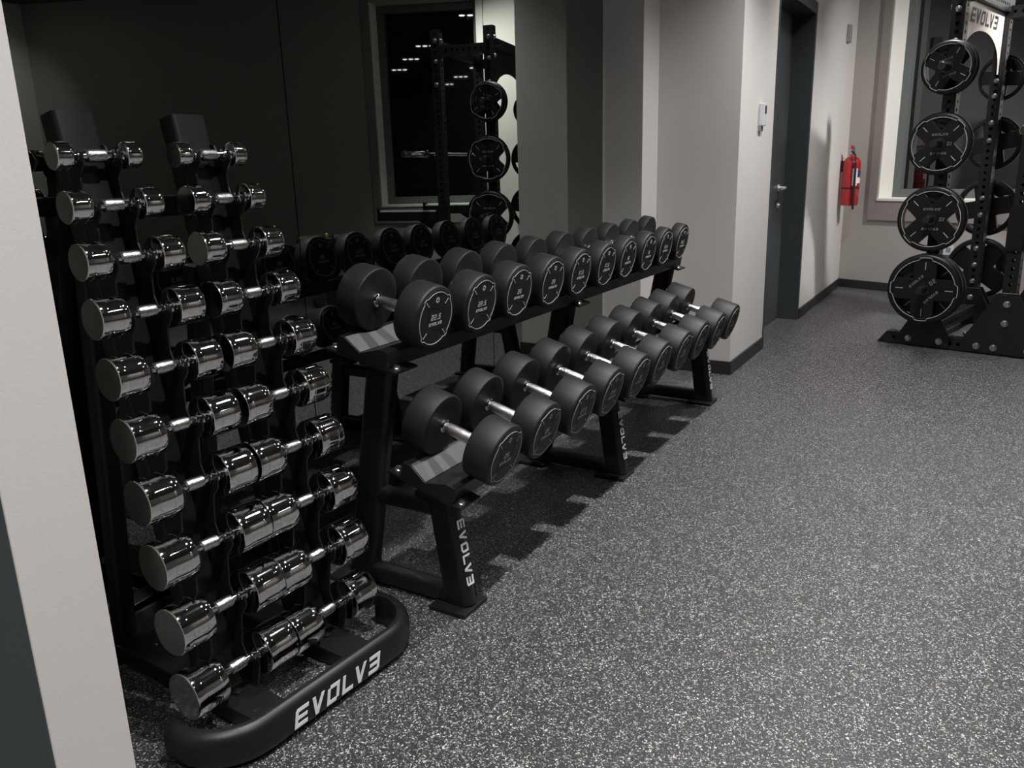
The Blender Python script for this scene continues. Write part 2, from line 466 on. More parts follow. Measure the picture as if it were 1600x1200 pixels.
# ------------------------------------------------------------------ ceiling spotlights
for k, (x, y, pw, tgt, cone) in enumerate(LAMPS):
    pos = ['over the slanting window wall', 'over the near side of the weight rack', 'over the far end of the dumbbell rack', 'over the middle of the dumbbell rack',
           'over the near end of the dumbbell rack', 'just behind the camera', 'far behind the camera', 'in the second row by the weight rack',
           'in the second row beside the dumbbell rack', 'in the second row beside the chrome stand', 'added to brighten the far right wall'][k]
    t = thing('ceiling_spotlight', 'three-lamp black ceiling spotlight ' + pos, 'lamp', (x, y, CEIL), (0, 0, math.radians(-13)), group='three-lamp ceiling spotlights')
    part('housing', MB().bounds((-.16, -.06, -.09), (.16, .06, 0)), 'steel', t, bevel=.004)
    for j in (-1, 0, 1):
        l = MB(); l.lathe([(0, .036), (-.004, .036), (-.008, .030)], 20, 'Z')
        l.v = [(a + j * .10, b, c - .09) for a, b, c in l.v]
        part('lamp_lens', l, 'lens', t, smooth=True)
    ld = bpy.data.lights.new('spot_light', 'SPOT')
    ld.energy = pw; ld.spot_size = math.radians(cone); ld.spot_blend = 0.9; ld.shadow_soft_size = 0.045
    ld.color = (1.0, 0.985, 0.972)
    lo = link('spot_light', ld)
    lo.location = (x, y, CEIL - .13)
    if tgt:
        lo.rotation_euler = (Vector(tgt) - lo.location).to_track_quat('-Z', 'Y').to_euler()
    mw = lo.location.copy()
    lo.parent = t
    lo.matrix_parent_inverse = Matrix.Translation((x, y, CEIL)).inverted() if False else (Matrix.Translation((x, y, CEIL)) @ Matrix.Rotation(math.radians(-13), 4, 'Z')).inverted()

# ------------------------------------------------------------------ two-tier dumbbell rack
FY = (1.758, 2.915, 4.085)
rack = thing('dumbbell_rack', 'long black two-tier steel dumbbell rack standing along the mirror wall', 'rack', (-1.4, 2.92, 0))
def rk(p): return (p[0] + 1.4, p[1] - 2.92, p[2])
OV = rrect(.055, .092, .024)
def frame_tube(name, a, b, y, prof=OV, bev=0):
    m = MB(); m.sweep([rk((a[0], y, a[1])), rk((b[0], y, b[1]))], prof, Vector((1, 0, .001)) if abs(a[1] - b[1]) > abs(a[0] - b[0]) else Vector((0, 0, 1)))
    return part(name, m, 'steel', rack, smooth=True)
BAR = rrect(.045, .055, .016)
LEGB, LEGT = Vector((-1.237, 0, .012)), Vector((-1.287, 0, .375))
for y in FY:
    frame_tube('rear_upright', (-1.60, .012), (-1.463, .735), y, rrect(.055, .098, .024))
    leg = frame_tube('front_leg', (LEGB.x, LEGB.z), (LEGT.x, LEGT.z), y)
    frame_tube('middle_bar', (-1.57, .305), (-1.30, .305), y, BAR)
    frame_tube('floor_bar', (-1.615, .042), (-1.25, .036), y, rrect(.05, .062, .02))
    part('foot_plate', MB().bounds(rk((-1.31, y - .062, 0)), rk((-1.184, y + .062, .014))), 'steel', rack, bevel=.002)
    part('foot_plate', MB().bounds(rk((-1.70, y - .062, 0)), rk((-1.55, y + .062, .014))), 'steel', rack, bevel=.002)
    # wordmark down the front face of the leg
    ax = (LEGB - LEGT).normalized(); nrm = Vector((-ax.z, 0, ax.x)); nrm = nrm if nrm.x > 0 else -nrm
    mid = LEGB.lerp(LEGT, .44) + nrm * .0463
    ps, tw = word_logo(.034, 1.02, .3, .1)
    k = .205 / tw
    m = MB(); plan(m, ps, lambda a, b, h: rk(mid + ax * a * k + Vector((0, y + b, 0)) + nrm * h), .0012)
    part('lettering', m, 'white', leg)['label'] = 'white wordmark'

TIERS = {'upper': (Vector((-1.453, 0, .8715)), math.radians(11.1)), 'lower': (Vector((-1.242, 0, .514)), math.radians(16.5))}
HR = .0925
TY0, TY1 = 1.690, 4.125
PROF = [(-.076, -.0932), (-.016, -.122), (.05, -.0932), (.078, -.0932), (.082, -.098), (.082, -.1435), (-.100, -.1435), (-.100, -.098), (-.096, -.0932)]
def tier_pt(c, t, a, h, y):
    return Vector((c.x + a * math.cos(t) + h * math.sin(t), y, c.z - a * math.sin(t) + h * math.cos(t)))
for nm, (c, t) in TIERS.items():
    m = MB(); m.prism(PROF, lambda a, h: rk(tier_pt(c, t, a, h, TY0)), lambda a, h: rk(tier_pt(c, t, a, h, TY1)))
    tray = part('tray', m, 'steel', rack, bevel=.0012, bseg=1)
    m = MB(); m.prism([(-.075, -.0928), (-.017, -.1208), (-.017, -.1202), (-.075, -.0920)], lambda a, h: rk(tier_pt(c, t, a, h, TY0 + .004)), lambda a, h: rk(tier_pt(c, t, a, h, TY1 - .004)))
    part('tray_liner', m, 'liner', tray)
    for y in FY:
        br = MB(); br.prism([(-.145, -.1436), (.112, -.1436), (.112, -.150), (-.145, -.150)], lambda a, h: rk(tier_pt(c, t, a, h, y - .068)), lambda a, h: rk(tier_pt(c, t, a, h, y + .035)))
        part('bracket', br, 'steel', rack)
        for a in (-.124, .098):
            b = MB(); b.lathe([(0, .011), (.006, .011), (.008, .0085), (.013, .0085), (.014, .004)], 14, 'Z')
            R = Matrix.Rotation(t, 3, 'Y')
            b.v = [tuple(Vector(rk(tier_pt(c, t, a, -.1436, y - .045))) + R @ Vector(v)) for v in b.v]
            part('bolt', b, 'bolt', rack, smooth=True)
# the uprights carry the upper tray, the legs the lower one
for y in FY:
    m = MB(); m.bounds(rk((-1.36, y - .03, .335)), rk((-1.235, y + .03, .352))); part('bracket', m, 'steel', rack, bevel=.002)
    m = MB(); m.bounds(rk((-1.53, y - .03, .708)), rk((-1.40, y + .03, .716))); part('bracket', m, 'steel', rack, bevel=.002)

# ------------------------------------------------------------------ urethane dumbbells
HH = .065        # half handle
def head_thick(kg): return .0028 * kg + .015
def fx(x0): return lambda a, b, h: (x0 + h, a, b)
handle_me = MB().lathe([(-HH - .004, .0128), (-HH + .014, .0128), (-HH + .0155, .0160), (-HH * .5, .0172), (0, .0178), (HH * .5, .0172), (HH - .0155, .0160), (HH - .014, .0128), (HH + .004, .0128)], 24).mesh('handle', 'knurl', True)
collar_me = MB().lathe([(-.007, .0185), (-.006, .020), (.003, .020), (.006, .0165)], 24).mesh('collar', 'chrome', True)
kgs_up = [22.5, 22.5, 20, 20, 17.5, 17.5, 15, 15, 12.5, 12.5]
kgs_lo = [25, 25, 27.5, 27.5, 30, 30, 32.5, 32.5, 35, 35]
cache = {}
def dumbbell_meshes(kg):
    if kg in cache: return cache[kg]
    t = head_thick(kg); x0, x1 = HH, HH + t
    R = HR
    head = MB().lathe([(x0, .030), (x0 + .003, .060), (x0 - .0, R - .006), (x0 + .0008, R - .0025), (x0 + .0025, R - .0005), (x0 + .004, R),
                       (x1 - .009, R), (x1 - .004, R - .0015), (x1 - .001, R - .005), (x1, R - .0085)], 48).mesh('head', 'rubber', True)
    face = MB().lathe([(x1 - .001, R - .0088), (x1 + .0006, R - .0098), (x1 + .0006, .0)], 48, caps=False).mesh('face_plate', 'rubberface', True)
    ring = plan(MB(), ribbon_ring(notched(.0752, .0058, .13), .0010), fx(x1 + .0008), .0009)
    for k in range(4):
        a = math.pi / 4 + k * math.pi / 2; c, s = math.cos(a), math.sin(a)
        plan(ring, [[(c * r - s * w, s * r + c * w) for r, w in ((.053, -.0011), (.073, -.0011), (.073, .0011), (.053, .0011))]], fx(x1 + .0008), .0009)
    ring_me = ring.mesh('face_ring', 'print')
    lens = MB()
    arc = []
    n = 16
    for k in range(n):
        q0, q1 = -1 + 2 * k / n, -1 + 2 * (k + 1) / n
        f = lambda q: (q * .044, .030 + .016 * q * q)
        p0, p1 = f(q0), f(q1)
        arc.append([(p0[0], p0[1] - .0006), (p1[0], p1[1] - .0006), (p1[0], p1[1] + .0006), (p0[0], p0[1] + .0006)])
    plan(lens, arc, fx(x1 + .0008), .0006)
    for k in range(3):                       # the bowed edges of the raised centre panel
        rot = math.pi / 2 * (k + 1)
        arc2 = [[(a * math.cos(rot) - b * math.sin(rot), a * math.sin(rot) + b * math.cos(rot)) for a, b in p] for p in arc]
        plan(lens, arc2, fx(x1 + .0008), .0006)
    lens_me = lens.mesh('panel_edge', 'rubber')
    logo = MB()
    for k in range(6):
        a = math.pi / 3 * k + .3
        c, s = .0062 * math.cos(a), .0062 * math.sin(a)
        plan(logo, [[(c + .0030 * math.cos(a + .5 + j * math.pi / 2), .0525 + s + .0030 * math.sin(a + .5 + j * math.pi / 2)) for j in range(4)]], fx(x1 + .0008), .0008)
    logo_me = logo.mesh('emblem', 'print')
    txt = ('%g' % kg)
    lt = MB(); plan(lt, shift(word_num(txt, .0155), 0, .004), fx(x1 + .0008), .0008)
    ps, tw = word_logo(.0085, 1.0, .25, .15)
    plan(lt, shift(ps, 0, -.0155), fx(x1 + .0008), .0008)
    lt_me = lt.mesh('lettering', 'print')
    cache[kg] = (head, face, ring_me, lens_me, logo_me, lt_me)
    return cache[kg]
ORD = ['first', 'second', 'third', 'fourth', 'fifth', 'sixth', 'seventh', 'eighth', 'ninth', 'tenth']
for tier, kgs in (('upper', kgs_up), ('lower', kgs_lo)):
    c, t = TIERS[tier]
    for i, kg in enumerate(kgs):
        ms = dumbbell_meshes(kg)
        y = 1.81 + .24 * i
        lab = 'black round dumbbell marked %g, %s from the near end of the %s tier' % (kg, ORD[i], tier)
        d = thing('rubber_dumbbell', lab, 'dumbbell', (c.x, y, c.z), (0, t, 0), 'black dumbbells on the %s tier' % tier)
        link('handle', handle_me, d)
        for s in (0, math.pi):
            h = link('head', ms[0], d, rot=(0, 0, s))
            for nm, me in zip(('face_plate', 'face_ring', 'panel_edge', 'emblem', 'lettering'), ms[1:]):
                link(nm, me, h)
            link('collar', collar_me, d, ((HH - .002) * (1 if s == 0 else -1), 0, 0), (0, 0, s + math.pi))

# ------------------------------------------------------------------ chrome dumbbell stand
CX, CY, CYAW = -1.583, 1.2625, -.069
x1, z1, x10, z10, qx, qz, l1, l10, ql, cs = -1.693, 1.2933, -1.424, .127, .0813, .2512, .188, .283, .102, .285
def crow(i):
    t = i / 9; w = t * (1 - t)
    return x1 + (x10 - x1) * t + qx * w - CX, z1 + (z10 - z1) * t + qz * w, l1 + (l10 - l1) * t + ql * w
stand = thing('chrome_dumbbell_stand', 'black upright stand with two leaning columns holding chrome dumbbells', 'rack', (CX, CY, 0), (0, 0, CYAW))
cx9, cz9, _ = crow(9); cx0, cz0, _ = crow(0)
back9 = Vector((cx9 - .075, 0, .04)); top = Vector((cx0 - .088, 0, 1.384))
for s in (-1, 1):
    v = s * cs / 2
    m = MB()
    m.sweep([(back9.x, v, back9.z), (top.x, v, top.z)], rrect(.096, .062, .012, 3), Vector((1, 0, 0)))
    colm = part('column', m, 'steel', stand, smooth=True)
    # scalloped side flanges that cradle the handles
    edge = []
    for i in range(10):
        x, z, l = crow(i)
        if i == 0: edge += [(x - .055, z + .03), (x - .030, z + .022)]
        else:
            px, pz, _ = crow(i - 1)
            mx, mz = (x + px) / 2, (z + pz) / 2
            edge += [(px + .004, pz - .045), (mx - .012, mz + .004), (x - .030, z + .026)]
        edge += [(x - .021, z + .004), (x - .0125, z - .011), (x, z - .0165), (x + .0125, z - .011), (x + .020, z + .006), (x + .027, z + .006), (x + .027, z - .018)]
    x, z, l = crow(9)
    edge += [(x + .012, .052), (x - .05, .052)]
    poly = edge + [(back9.x + .02, .10), (top.x + .02, 1.33)]
    for q in (-.043, .043):
        m = MB(); m.prism(poly, lambda a, b: (a, v + q - .002, b), lambda a, b: (a, v + q + .002, b))
        part('cradle_flange', m, 'steel', stand)
    # base beam
    m = MB(); m.bounds((-.36, v - .046, .004), (.315, v + .046, .048))
    bb = part('base_beam', m, 'steel', stand, bevel=.006)
    for dx in (.15,):
        b = MB(); b.lathe([(0, .010), (.006, .010), (.007, .006), (.010, .005)], 12, 'Z'); b.v = [(a + dx, c + v, e + .048) for a, c, e in b.v]
        part('bolt', b, 'steel2', bb, smooth=True)
    # rear strut
    m = MB(); m.sweep([(-.33, v, .04), (top.x + .07 - .09, v, 1.02)], rrect(.05, .05, .012, 3), Vector((1, 0, 0)))
    part('rear_strut', m, 'steel', stand, smooth=True)
for z, dx in ((1.175, top.x + .02), (.30, back9.x - .06)):
    m = MB(); m.sweep([(dx - .02, -cs / 2, z), (dx - .02, cs / 2, z)], rrect(.04, .05, .01, 3))
    part('cross_bar', m, 'steel', stand, smooth=True)
part('cross_plate', MB().bounds((-.06, -cs / 2 + .04, .012), (.06, cs / 2 - .04, .04)), 'steel', stand, bevel=.004)
part('cross_plate', MB().bounds((-.36, -.30, .004), (-.29, .30, .046)), 'steel', stand, bevel=.006)
# kick bumper
path = []
r = .13; fxr = .325; hv = .328
path.append((fxr - r - .03, -hv, .05))
for k in range(9):
    a = math.radians(-90 + 90 * k / 8); path.append((fxr - r + r * math.cos(a), -hv + r + r * math.sin(a), .05))
for k in range(9):
    a = math.radians(90 * k / 8); path.append((fxr - r + r * math.cos(a), hv - r + r * math.sin(a), .05))
path.append((fxr - r - .03, hv, .05))
prof = []
for k in range(13):                          # bulged outer face, thin inner face
    b = .046 * math.sin(math.radians(-90 + 180 * k / 12))
    prof.append((.020 * (1 - abs(b / .046) ** 5), b))
prof += [(-.012, .044), (-.016, .036), (-.016, -.036), (-.012, -.044)]
m = MB(); m.sweep(path, prof)
bump = part('kick_bumper', m, 'steel', stand, smooth=True)
ps, tw = word_logo(.046, 1.0, .3, .25)
k = .285 / tw
m = MB(); plan(m, ps, lambda a, b, h: (fxr + .0202 + h, a * k, .048 + b), .001)
part('lettering', m, 'white', bump)['label'] = 'white wordmark'

DIA = [.060, .070, .081, .089, .095, .101, .106, .109, .112, .113]
for i in range(10):
    dx, z, l = crow(i)
    R = DIA[i] / 2; hl = .0575; ht = l / 2 - hl; y0, y1 = hl, l / 2
    gr = lambda y: [(y, R), (y + .0006, R - .0012), (y + .0016, R - .0012), (y + .0022, R)]
    pr = [(y0, .014), (y0 + .0015, R - .004), (y0 + .0025, R - .001), (y0 + .004, R)] + gr(y0 + ht * .28) + gr(y0 + ht * .72) + [(y1 - .003, R), (y1 - .001, R - .0008), (y1, R - .0022)]
    head_me = MB().lathe(pr, 48, 'Y').mesh('head', 'chrome', True)
    face_me = MB().lathe([(y1 - .0006, R - .0020), (y1 + .0002, R - .0026), (y1 + .0002, 0.0)], 48, 'Y', caps=False).mesh('end_face', 'chromeface', True)
    neck_me = MB().lathe([(-hl - .003, .016), (-hl + .004, .015), (-hl + .006, .010), (-hl + .012, .010), (-hl + .0135, .0130), (-hl + .0175, .0130), (-hl + .019, .0095), (-hl + .026, .0095),
                          (hl - .026, .0095), (hl - .019, .0095), (hl - .0175, .0130), (hl - .0135, .0130), (hl - .012, .010), (hl - .006, .010), (hl - .004, .015), (hl + .003, .016)], 28, 'Y').mesh('handle', 'chrome', True)
    grip_me = MB().lathe([(-.0225, .0108), (-.020, .0138), (-.006, .0146), (.006, .0146), (.020, .0138), (.0225, .0108)], 28, 'Y').mesh('knurled_grip', 'knurl', True)
    for s, cn in ((-1, 'left'), (1, 'right')):
        lab = 'chrome dumbbell, %s from the top of the %s column of the stand' % (ORD[i], cn)
        rx = random.uniform(-.03, .03)
        loc = Matrix.Rotation(CYAW, 3, 'Z') @ Vector((dx, s * cs / 2, 0)) + Vector((CX, CY, z))
        d = thing('chrome_dumbbell', lab, 'dumbbell', loc, (0, 0, CYAW + random.uniform(-.025, .025)), 'chrome dumbbells on the %s column' % cn)
        hd = link('handle', neck_me, d); link('knurled_grip', grip_me, hd)
        for q in (0, math.pi):
            h = link('head', head_me, d, rot=(0, 0, q)); link('end_face', face_me, h)
        if i == 6 and s == 1:
            m = MB(); plan(m, shift(word_num('7', .028), 0, 0, 1.9), lambda a, b, hgt: (-a, y1 + .0004 + hgt, b), .0003)
            part('lettering', m, 'etch', d.children[-1] if False else h)

# ------------------------------------------------------------------ weight rack
RY = math.radians(-13)
prk = thing('weight_rack', 'tall black steel power rack with weight plates, bolted base and drilled posts', 'rack', (-.32, 5.98, 0), (0, 0, RY))
# local frame: +x along the near base beam (to the right), +y away from the camera
PW = .078
def holed_post(height, w, pitch=.05, hr=.0115, z0=.0):
    m = MB(); n = 8
    cnt = int((height - .02) / pitch)
    for side in range(4):
        R = Matrix.Rotation(math.pi / 2 * side, 3, 'Z')
        P = lambda a, b: tuple(R @ Vector((a, -w / 2, b)))
        zt = cnt * pitch
        for k in range(cnt):
            cz = z0 + pitch * (k + .5)
            vs = [P(-w / 2, cz - pitch / 2), P(0, cz - pitch / 2), P(w / 2, cz - pitch / 2), P(w / 2, cz), P(w / 2, cz + pitch / 2), P(0, cz + pitch / 2), P(-w / 2, cz + pitch / 2), P(-w / 2, cz)]
            for j in range(n):
                a = math.radians(225 + 45 * j); vs.append(P(hr * math.cos(a), cz + hr * math.sin(a)))
            for j in range(n):                  # short inner wall of the hole
                a = math.radians(225 + 45 * j); vs.append(tuple(R @ Vector((hr * math.cos(a), -w / 2 + .006, cz + hr * math.sin(a)))))
            fs = [(j, (j + 1) % 8, 8 + (j + 1) % 8, 8 + j) for j in range(8)]
            fs += [(8 + j, 8 + (j + 1) % 8, 16 + (j + 1) % 8, 16 + j) for j in range(8)]
            m.add(vs, fs)
        m.add([P(-w / 2, z0 + zt), P(w / 2, z0 + zt), P(w / 2, height), P(-w / 2, height)], [(0, 1, 2, 3)])
    m.add([(-w / 2, -w / 2, height), (w / 2, -w / 2, height), (w / 2, w / 2, height), (-w / 2, w / 2, height)], [(0, 1, 2, 3)])
    m.add([(-w / 2, -w / 2, z0), (w / 2, -w / 2, z0), (w / 2, w / 2, z0), (-w / 2, w / 2, z0)], [(3, 2, 1, 0)])
    return m
RWD = 1.015; RX2 = .46; RH = 2.30
post_me = holed_post(RH, PW, z0=.075)
me = post_me.mesh('post', 'steel2')
for p in ((0, 0), (RX2, 0), (0, RWD), (RX2, RWD)):
    link('post', me, prk, (p[0], p[1], 0))
def hbeam(name, a, b, h=PW, w=PW):
    L = (Vector(b) - Vector(a)).length
    m = holed_post(L, w, z0=0.0)
    d = (Vector(b) - Vector(a)).normalized()
    R = d.to_track_quat('Z', 'Y').to_matrix()
    m.v = [tuple(R @ Vector(v) + Vector(a)) for v in m.v]
    return part(name, m, 'steel2', prk)
BZ = .045
for y in (0, RWD):
    b = hbeam('base_beam', (-.215, y, BZ), (1.35, y, BZ))
    # sloped front foot
    m = MB(); m.prism([(-.30, .004), (-.215, .004), (-.215, .083), (-.24, .083)], lambda a, c: (a, y - PW / 2, c), lambda a, c: (a, y + PW / 2, c))
    part('foot', m, 'steel2', b, bevel=.003)
    hbeam('top_beam', (PW / 2, y, 2.16), (RX2 - PW / 2, y, 2.16))
hbeam('base_cross_beam', (0, PW / 2, BZ + .06), (0, RWD - PW / 2, BZ + .06))
hbeam('top_cross_beam', (0, PW / 2, 2.20), (0, RWD - PW / 2, 2.20))
hbeam('top_cross_beam', (RX2, PW / 2, 2.20), (RX2, RWD - PW / 2, 2.20))
def bolt(x, y, z, axis, r=.019, par=prk):
    m = MB(); s = -1 if axis[0] == '-' else 1; ax = axis[-1]
    m.lathe([(0, r * 1.1), (s * .004, r * 1.1), (s * .005, r * .95), (s * .013, r * .75), (s * .016, r * .3)], 16, ax)
    m.v = [(a + x, b + y, c + z) for a, b, c in m.v]
    return part('bolt', m, 'bolt', par, smooth=True)
# gusset plates, near and far
for y, sgn in ((-PW / 2 - .005, '-Y'), (RWD - PW / 2 - .005, '-Y'), (RWD + PW / 2 + .005, 'Y')):
    for x, hw, tw2, hz in ((0, .155, .055, .27), (RX2, .23, .055, .40)):
        m = MB(); m.prism([(x - hw, .012), (x + hw, .012), (x + hw, .085), (x + tw2, hz), (x - tw2, hz), (x - hw, .085)], lambda a, c: (a, y - .004, c), lambda a, c: (a, y + .004, c))
        g = part('gusset', m, 'steel2', prk, bevel=.0015, bseg=1)
        off = -.004 if sgn == '-Y' else .004
        pts = [(x, hz - .07), (x - hw * .62, .05), (x + hw * .62, .05)]
        if x: pts += [(x, hz - .19), (x - hw * .2, .05)]
        for bx, bz in pts: bolt(bx, y + off, bz, sgn, par=g)
# bolts down the far storage post and at the top joints
for z in (.20, .32, .44, .56, .80, .92, 1.32, 1.44, 1.62, 1.72):
    bolt(0, RWD - PW / 2 - .001, z, '-Y', .016)
for z in (1.9, 2.08, 2.24): bolt(0, -PW / 2, z, '-Y', .016); bolt(RX2, -PW / 2, z, '-Y', .018)
for z in (2.1, 2.24):
    bolt(-PW / 2, 0, z, '-X', .018); bolt(RX2 - PW / 2, 0, z, '-X', .018)
# top name plate with an arch, facing along +x
arch = [(.04, 2.155), (.04, 1.86)]
n = 20
for k in range(n + 1):
    a = math.pi - math.pi * k / n
    arch.append((RWD / 2 + .40 * math.cos(a), 1.80 + .20 * math.sin(a)))
arch = [(.04, 2.16), (.04, 1.76), (.075, 1.76)] + [(RWD / 2 + (RWD / 2 - .075) * math.cos(math.pi - math.pi * k / n), 1.76 + .24 * math.sin(math.pi * k / n) ** .8) for k in range(1, n)] + [(RWD - .075, 1.76), (RWD - .04, 1.76), (RWD - .04, 2.16)]
m = MB(); m.prism(arch, lambda a, c: (-.004, a, c), lambda a, c: (.004, a, c))
npl = part('name_plate', m, 'steel2', prk)
ins = [(RWD / 2 + (a - RWD / 2) * .985, c if c < 2.1 else c - .006) for a, c in arch]
m = MB(); m.prism(ins, lambda a, c: (.0042, a, c), lambda a, c: (.0062, a, c))
face = part('face_panel', m, 'panel', npl)
face['label'] = 'pale brushed face with arch'
ps, tw = word_logo(.085, 1.0, .3, .2)
k = .62 / tw
m = MB(); plan(m, ps, lambda a, b, h: (.0064 + h, RWD / 2 + a * k, 2.075 + b), .0012)
part('lettering', m, 'dark', npl)
# plate pegs
PEGZ = (.40, .845, 1.30, 1.745)
for z in PEGZ:
    for y0, s in ((-PW / 2, -1), (RWD + PW / 2, 1)):
        m = MB(); m.lathe([(0, .035), (s * .008, .035), (s * .0085, .0245), (s * .205, .0245), (s * .21, .021)], 20, 'Y')
        m.v = [(a, b + y0, c + z) for a, b, c in m.v]
        part('plate_peg', m, 'groove', prk, smooth=True)
# chrome peg on the far main post
m = MB(); m.lathe([(0, .05), (-.012, .05), (-.013, .026), (-.20, .026), (-.205, .022)], 20, 'Y')
m.v = [(a + RX2, b + RWD - PW / 2, c + .86) for a, b, c in m.v]
part('plate_peg', m, 'chrome', prk, smooth=True)
# spotter arms with pale wear strips
for y in (0, RWD):
    m = MB(); m.bounds((RX2 + PW / 2 + .01, y - .03, .80), (RX2 + .62, y + .03, .875)); m.bounds((RX2 + .60, y - .03, .80), (RX2 + .625, y + .03, .91))
    arm = part('spotter_arm', m, 'steel2', prk)
    part('wear_strip', MB().bounds((RX2 + .075, y - .029, .8755), (RX2 + .598, y + .029, .888)), 'uhmw', arm, bevel=.002)
    m = MB(); m.prism([(RX2 + .05, .80), (RX2 + .24, .80), (RX2 + .05, .68)], lambda a, c: (a, y - .012, c), lambda a, c: (a, y + .012, c))
    m.bounds((RX2 - PW / 2 - .012, y - PW / 2 - .012, .66), (RX2 + PW / 2 + .012, y - PW / 2 - .001, .92))
    m.bounds((RX2 + PW / 2 + .001, y - PW / 2 - .012, .66), (RX2 + PW / 2 + .012, y + PW / 2, .92))
    part('arm_bracket', m, 'steel', arm)
    # bar hooks
    m = MB(); m.bounds((RX2 + PW / 2, y - .03, 1.24), (RX2 + PW / 2 + .012, y + .03, 1.45)); m.bounds((RX2 + PW / 2 + .012, y - .03, 1.318), (RX2 + .135, y + .03, 1.338)); m.bounds((RX2 + .122, y - .03, 1.338), (RX2 + .135, y + .03, 1.39))
    part('bar_hook', m, 'steel', prk, bevel=.002)

# barbell on the hooks
def rackpt(x, y, z): return Vector((-.32, 5.98, 0)) + Matrix.Rotation(RY, 3, 'Z') @ Vector((x, y, z))
bar = thing('barbell', 'long chrome barbell resting on the hooks of the power rack', 'barbell', rackpt(RX2 + .085, RWD / 2, 1.353), (0, 0, RY))
m = MB(); m.lathe([(-.66, .014), (.66, .014)], 20, 'Y'); part('shaft', m, 'knurl', bar, smooth=True)
for s in (-1, 1):
    m = MB(); m.lathe([(s * .655, .036), (s * .675, .036), (s * .676, .025), (s * 1.09, .025), (s * 1.10, .020)], 20, 'Y')
    part('sleeve', m, 'chrome', bar, smooth=True)

# ------------------------------------------------------------------ weight plates
def make_plate(name_txt, D, th, rot, loc, ang, label, group):
    """axis along local x, front face +x; rot spins the pattern about the axis"""
    R = D / 2
    t = thing('weight_plate', label, 'weight plate', loc, (0, 0, ang), group)
    spin = lambda a, b: (a * math.cos(rot) - b * math.sin(rot), a * math.sin(rot) + b * math.cos(rot))
    m = MB(); ri = R * .83; h = th / 2
    m.lathe([(-h, ri + .004), (-h, R - .016), (-h + .006, R - .004), (-h + .014, R), (h - .014, R), (h - .006, R - .004), (h, R - .016), (h, ri + .004), (h - .004, ri), (-h + .004, ri), (-h, ri + .004)], 56, caps=False)
    part('rim', m, 'plate', t, smooth=True)
    poly = []
    for k in range(4):
        a0 = math.pi / 4 + k * math.pi / 2
        for da in (-.37, -.18, 0, .18, .37):
            poly.append((ri * 1.012 * math.cos(a0 + da), ri * 1.012 * math.sin(a0 + da)))
        for q in (.25, .5, .75):
            am = a0 + .37 + (math.pi / 2 - .74) * q
            rr = R * (.43 + .12 * abs(q - .5) / .25)
            poly.append((rr * math.cos(am), rr * math.sin(am)))
    poly = [spin(*p) for p in poly]
    m = MB(); m.prism(poly, lambda a, b: (-h + .008, a, b), lambda a, b: (h - .006, a, b))
    body = part('spoke_body', m, 'plate', t, bevel=.003)
    lens = []
    for k in range(9):
        a = math.pi / 2 + .40 - .80 * k / 8; lens.append((ri * 1.01 * math.cos(a), ri * 1.01 * math.sin(a)))
    for k in range(5):
        q = -1 + 2 * k / 4; lens.append((R * .30 * q, R * (.50 + .12 * q * q)))
    lens = [spin(*p) for p in lens]
    m = MB(); m.prism(lens, lambda a, b: (-.006, a, b), lambda a, b: (.004, a, b)); part('emblem_panel', m, 'plate', t)
    fxx = fx(h + .0002)
    m = MB(); plan(m, [[spin(*p) for p in q] for q in ribbon_ring(notched(ri + .002, R * .06, .17), .0019, 112)], fxx, .0012)
    part('face_ring', m, 'print', t)
    m = MB(); fb = fx(h - .006)
    for k in range(4):
        a = math.pi / 4 + k * math.pi / 2; c, s = math.cos(a), math.sin(a)
        plan(m, [[spin(c * r - s * w, s * r + c * w) for r, w in ((R * .56, -.002), (R * .77, -.002), (R * .77, .002), (R * .56, .002))]], fb, .0012)
    part('spoke_line', m, 'print', body)
    m = MB(); ps, tw = word_logo(R * .068, 1.0, .25, .15)
    plan(m, [[spin(*p) for p in q] for q in shift(ps, 0, R * .30)], fb, .0012)
    plan(m, [[spin(*p) for p in q] for q in shift(ps, 0, -R * .30, math.pi)], fb, .0012)
    if name_txt: plan(m, [[spin(*p) for p in q] for q in shift(word_num(name_txt, R * .115), R * .31, 0, math.pi)], fb, .0012)
    part('lettering', m, 'dim', body)
    m = MB(); m.lathe([(-h - .001, .0255), (-h - .001, .036), (h + .001, .036), (h + .001, .0255), (-h - .001, .0255)], 28, caps=False)
    part('hub', m, 'groove', t, smooth=True)
    return t
PANG = RY - math.pi / 2
PL = [('20', .452, .052, math.pi / 4, PEGZ[0], '20'), ('15', .41, .05, 0, PEGZ[1], '15'), ('10', .375, .042, 0, PEGZ[2], '10'), ('', .31, .034, .28, PEGZ[3], '')]
nm = ['lowest', 'second lowest', 'third lowest', 'topmost']
for k, (txt, D, th, rot, z, tx) in enumerate(PL):
    lab = 'black spoked weight plate %son the %s near peg of the power rack' % (('marked %s ' % txt) if txt else '', nm[k])
    off = -PW / 2 - .012 - th / 2
    if k == 3:
        make_plate('', .318, .036, .1, rackpt(0, -PW / 2 - .03, z), PANG, 'rear black weight plate on the topmost near peg of the power rack', 'weight plates on the power rack')
        off = -PW / 2 - .085
    if k == 0:
        make_plate('', .452, .05, 0.0, rackpt(0, -PW / 2 - .012 - .025, z), PANG, 'rear black weight plate on the lowest near peg of the power rack', 'weight plates on the power rack')
    make_plate(txt, D, th, rot, rackpt(0, off - (.056 if k < 3 else 0), z), PANG, lab, 'weight plates on the power rack')
    make_plate(txt, D, th, rot + .6, rackpt(0, RWD + PW / 2 + .05, z), PANG + math.pi, 'black spoked weight plate on the %s far peg of the power rack' % nm[k], 'weight plates on the power rack')

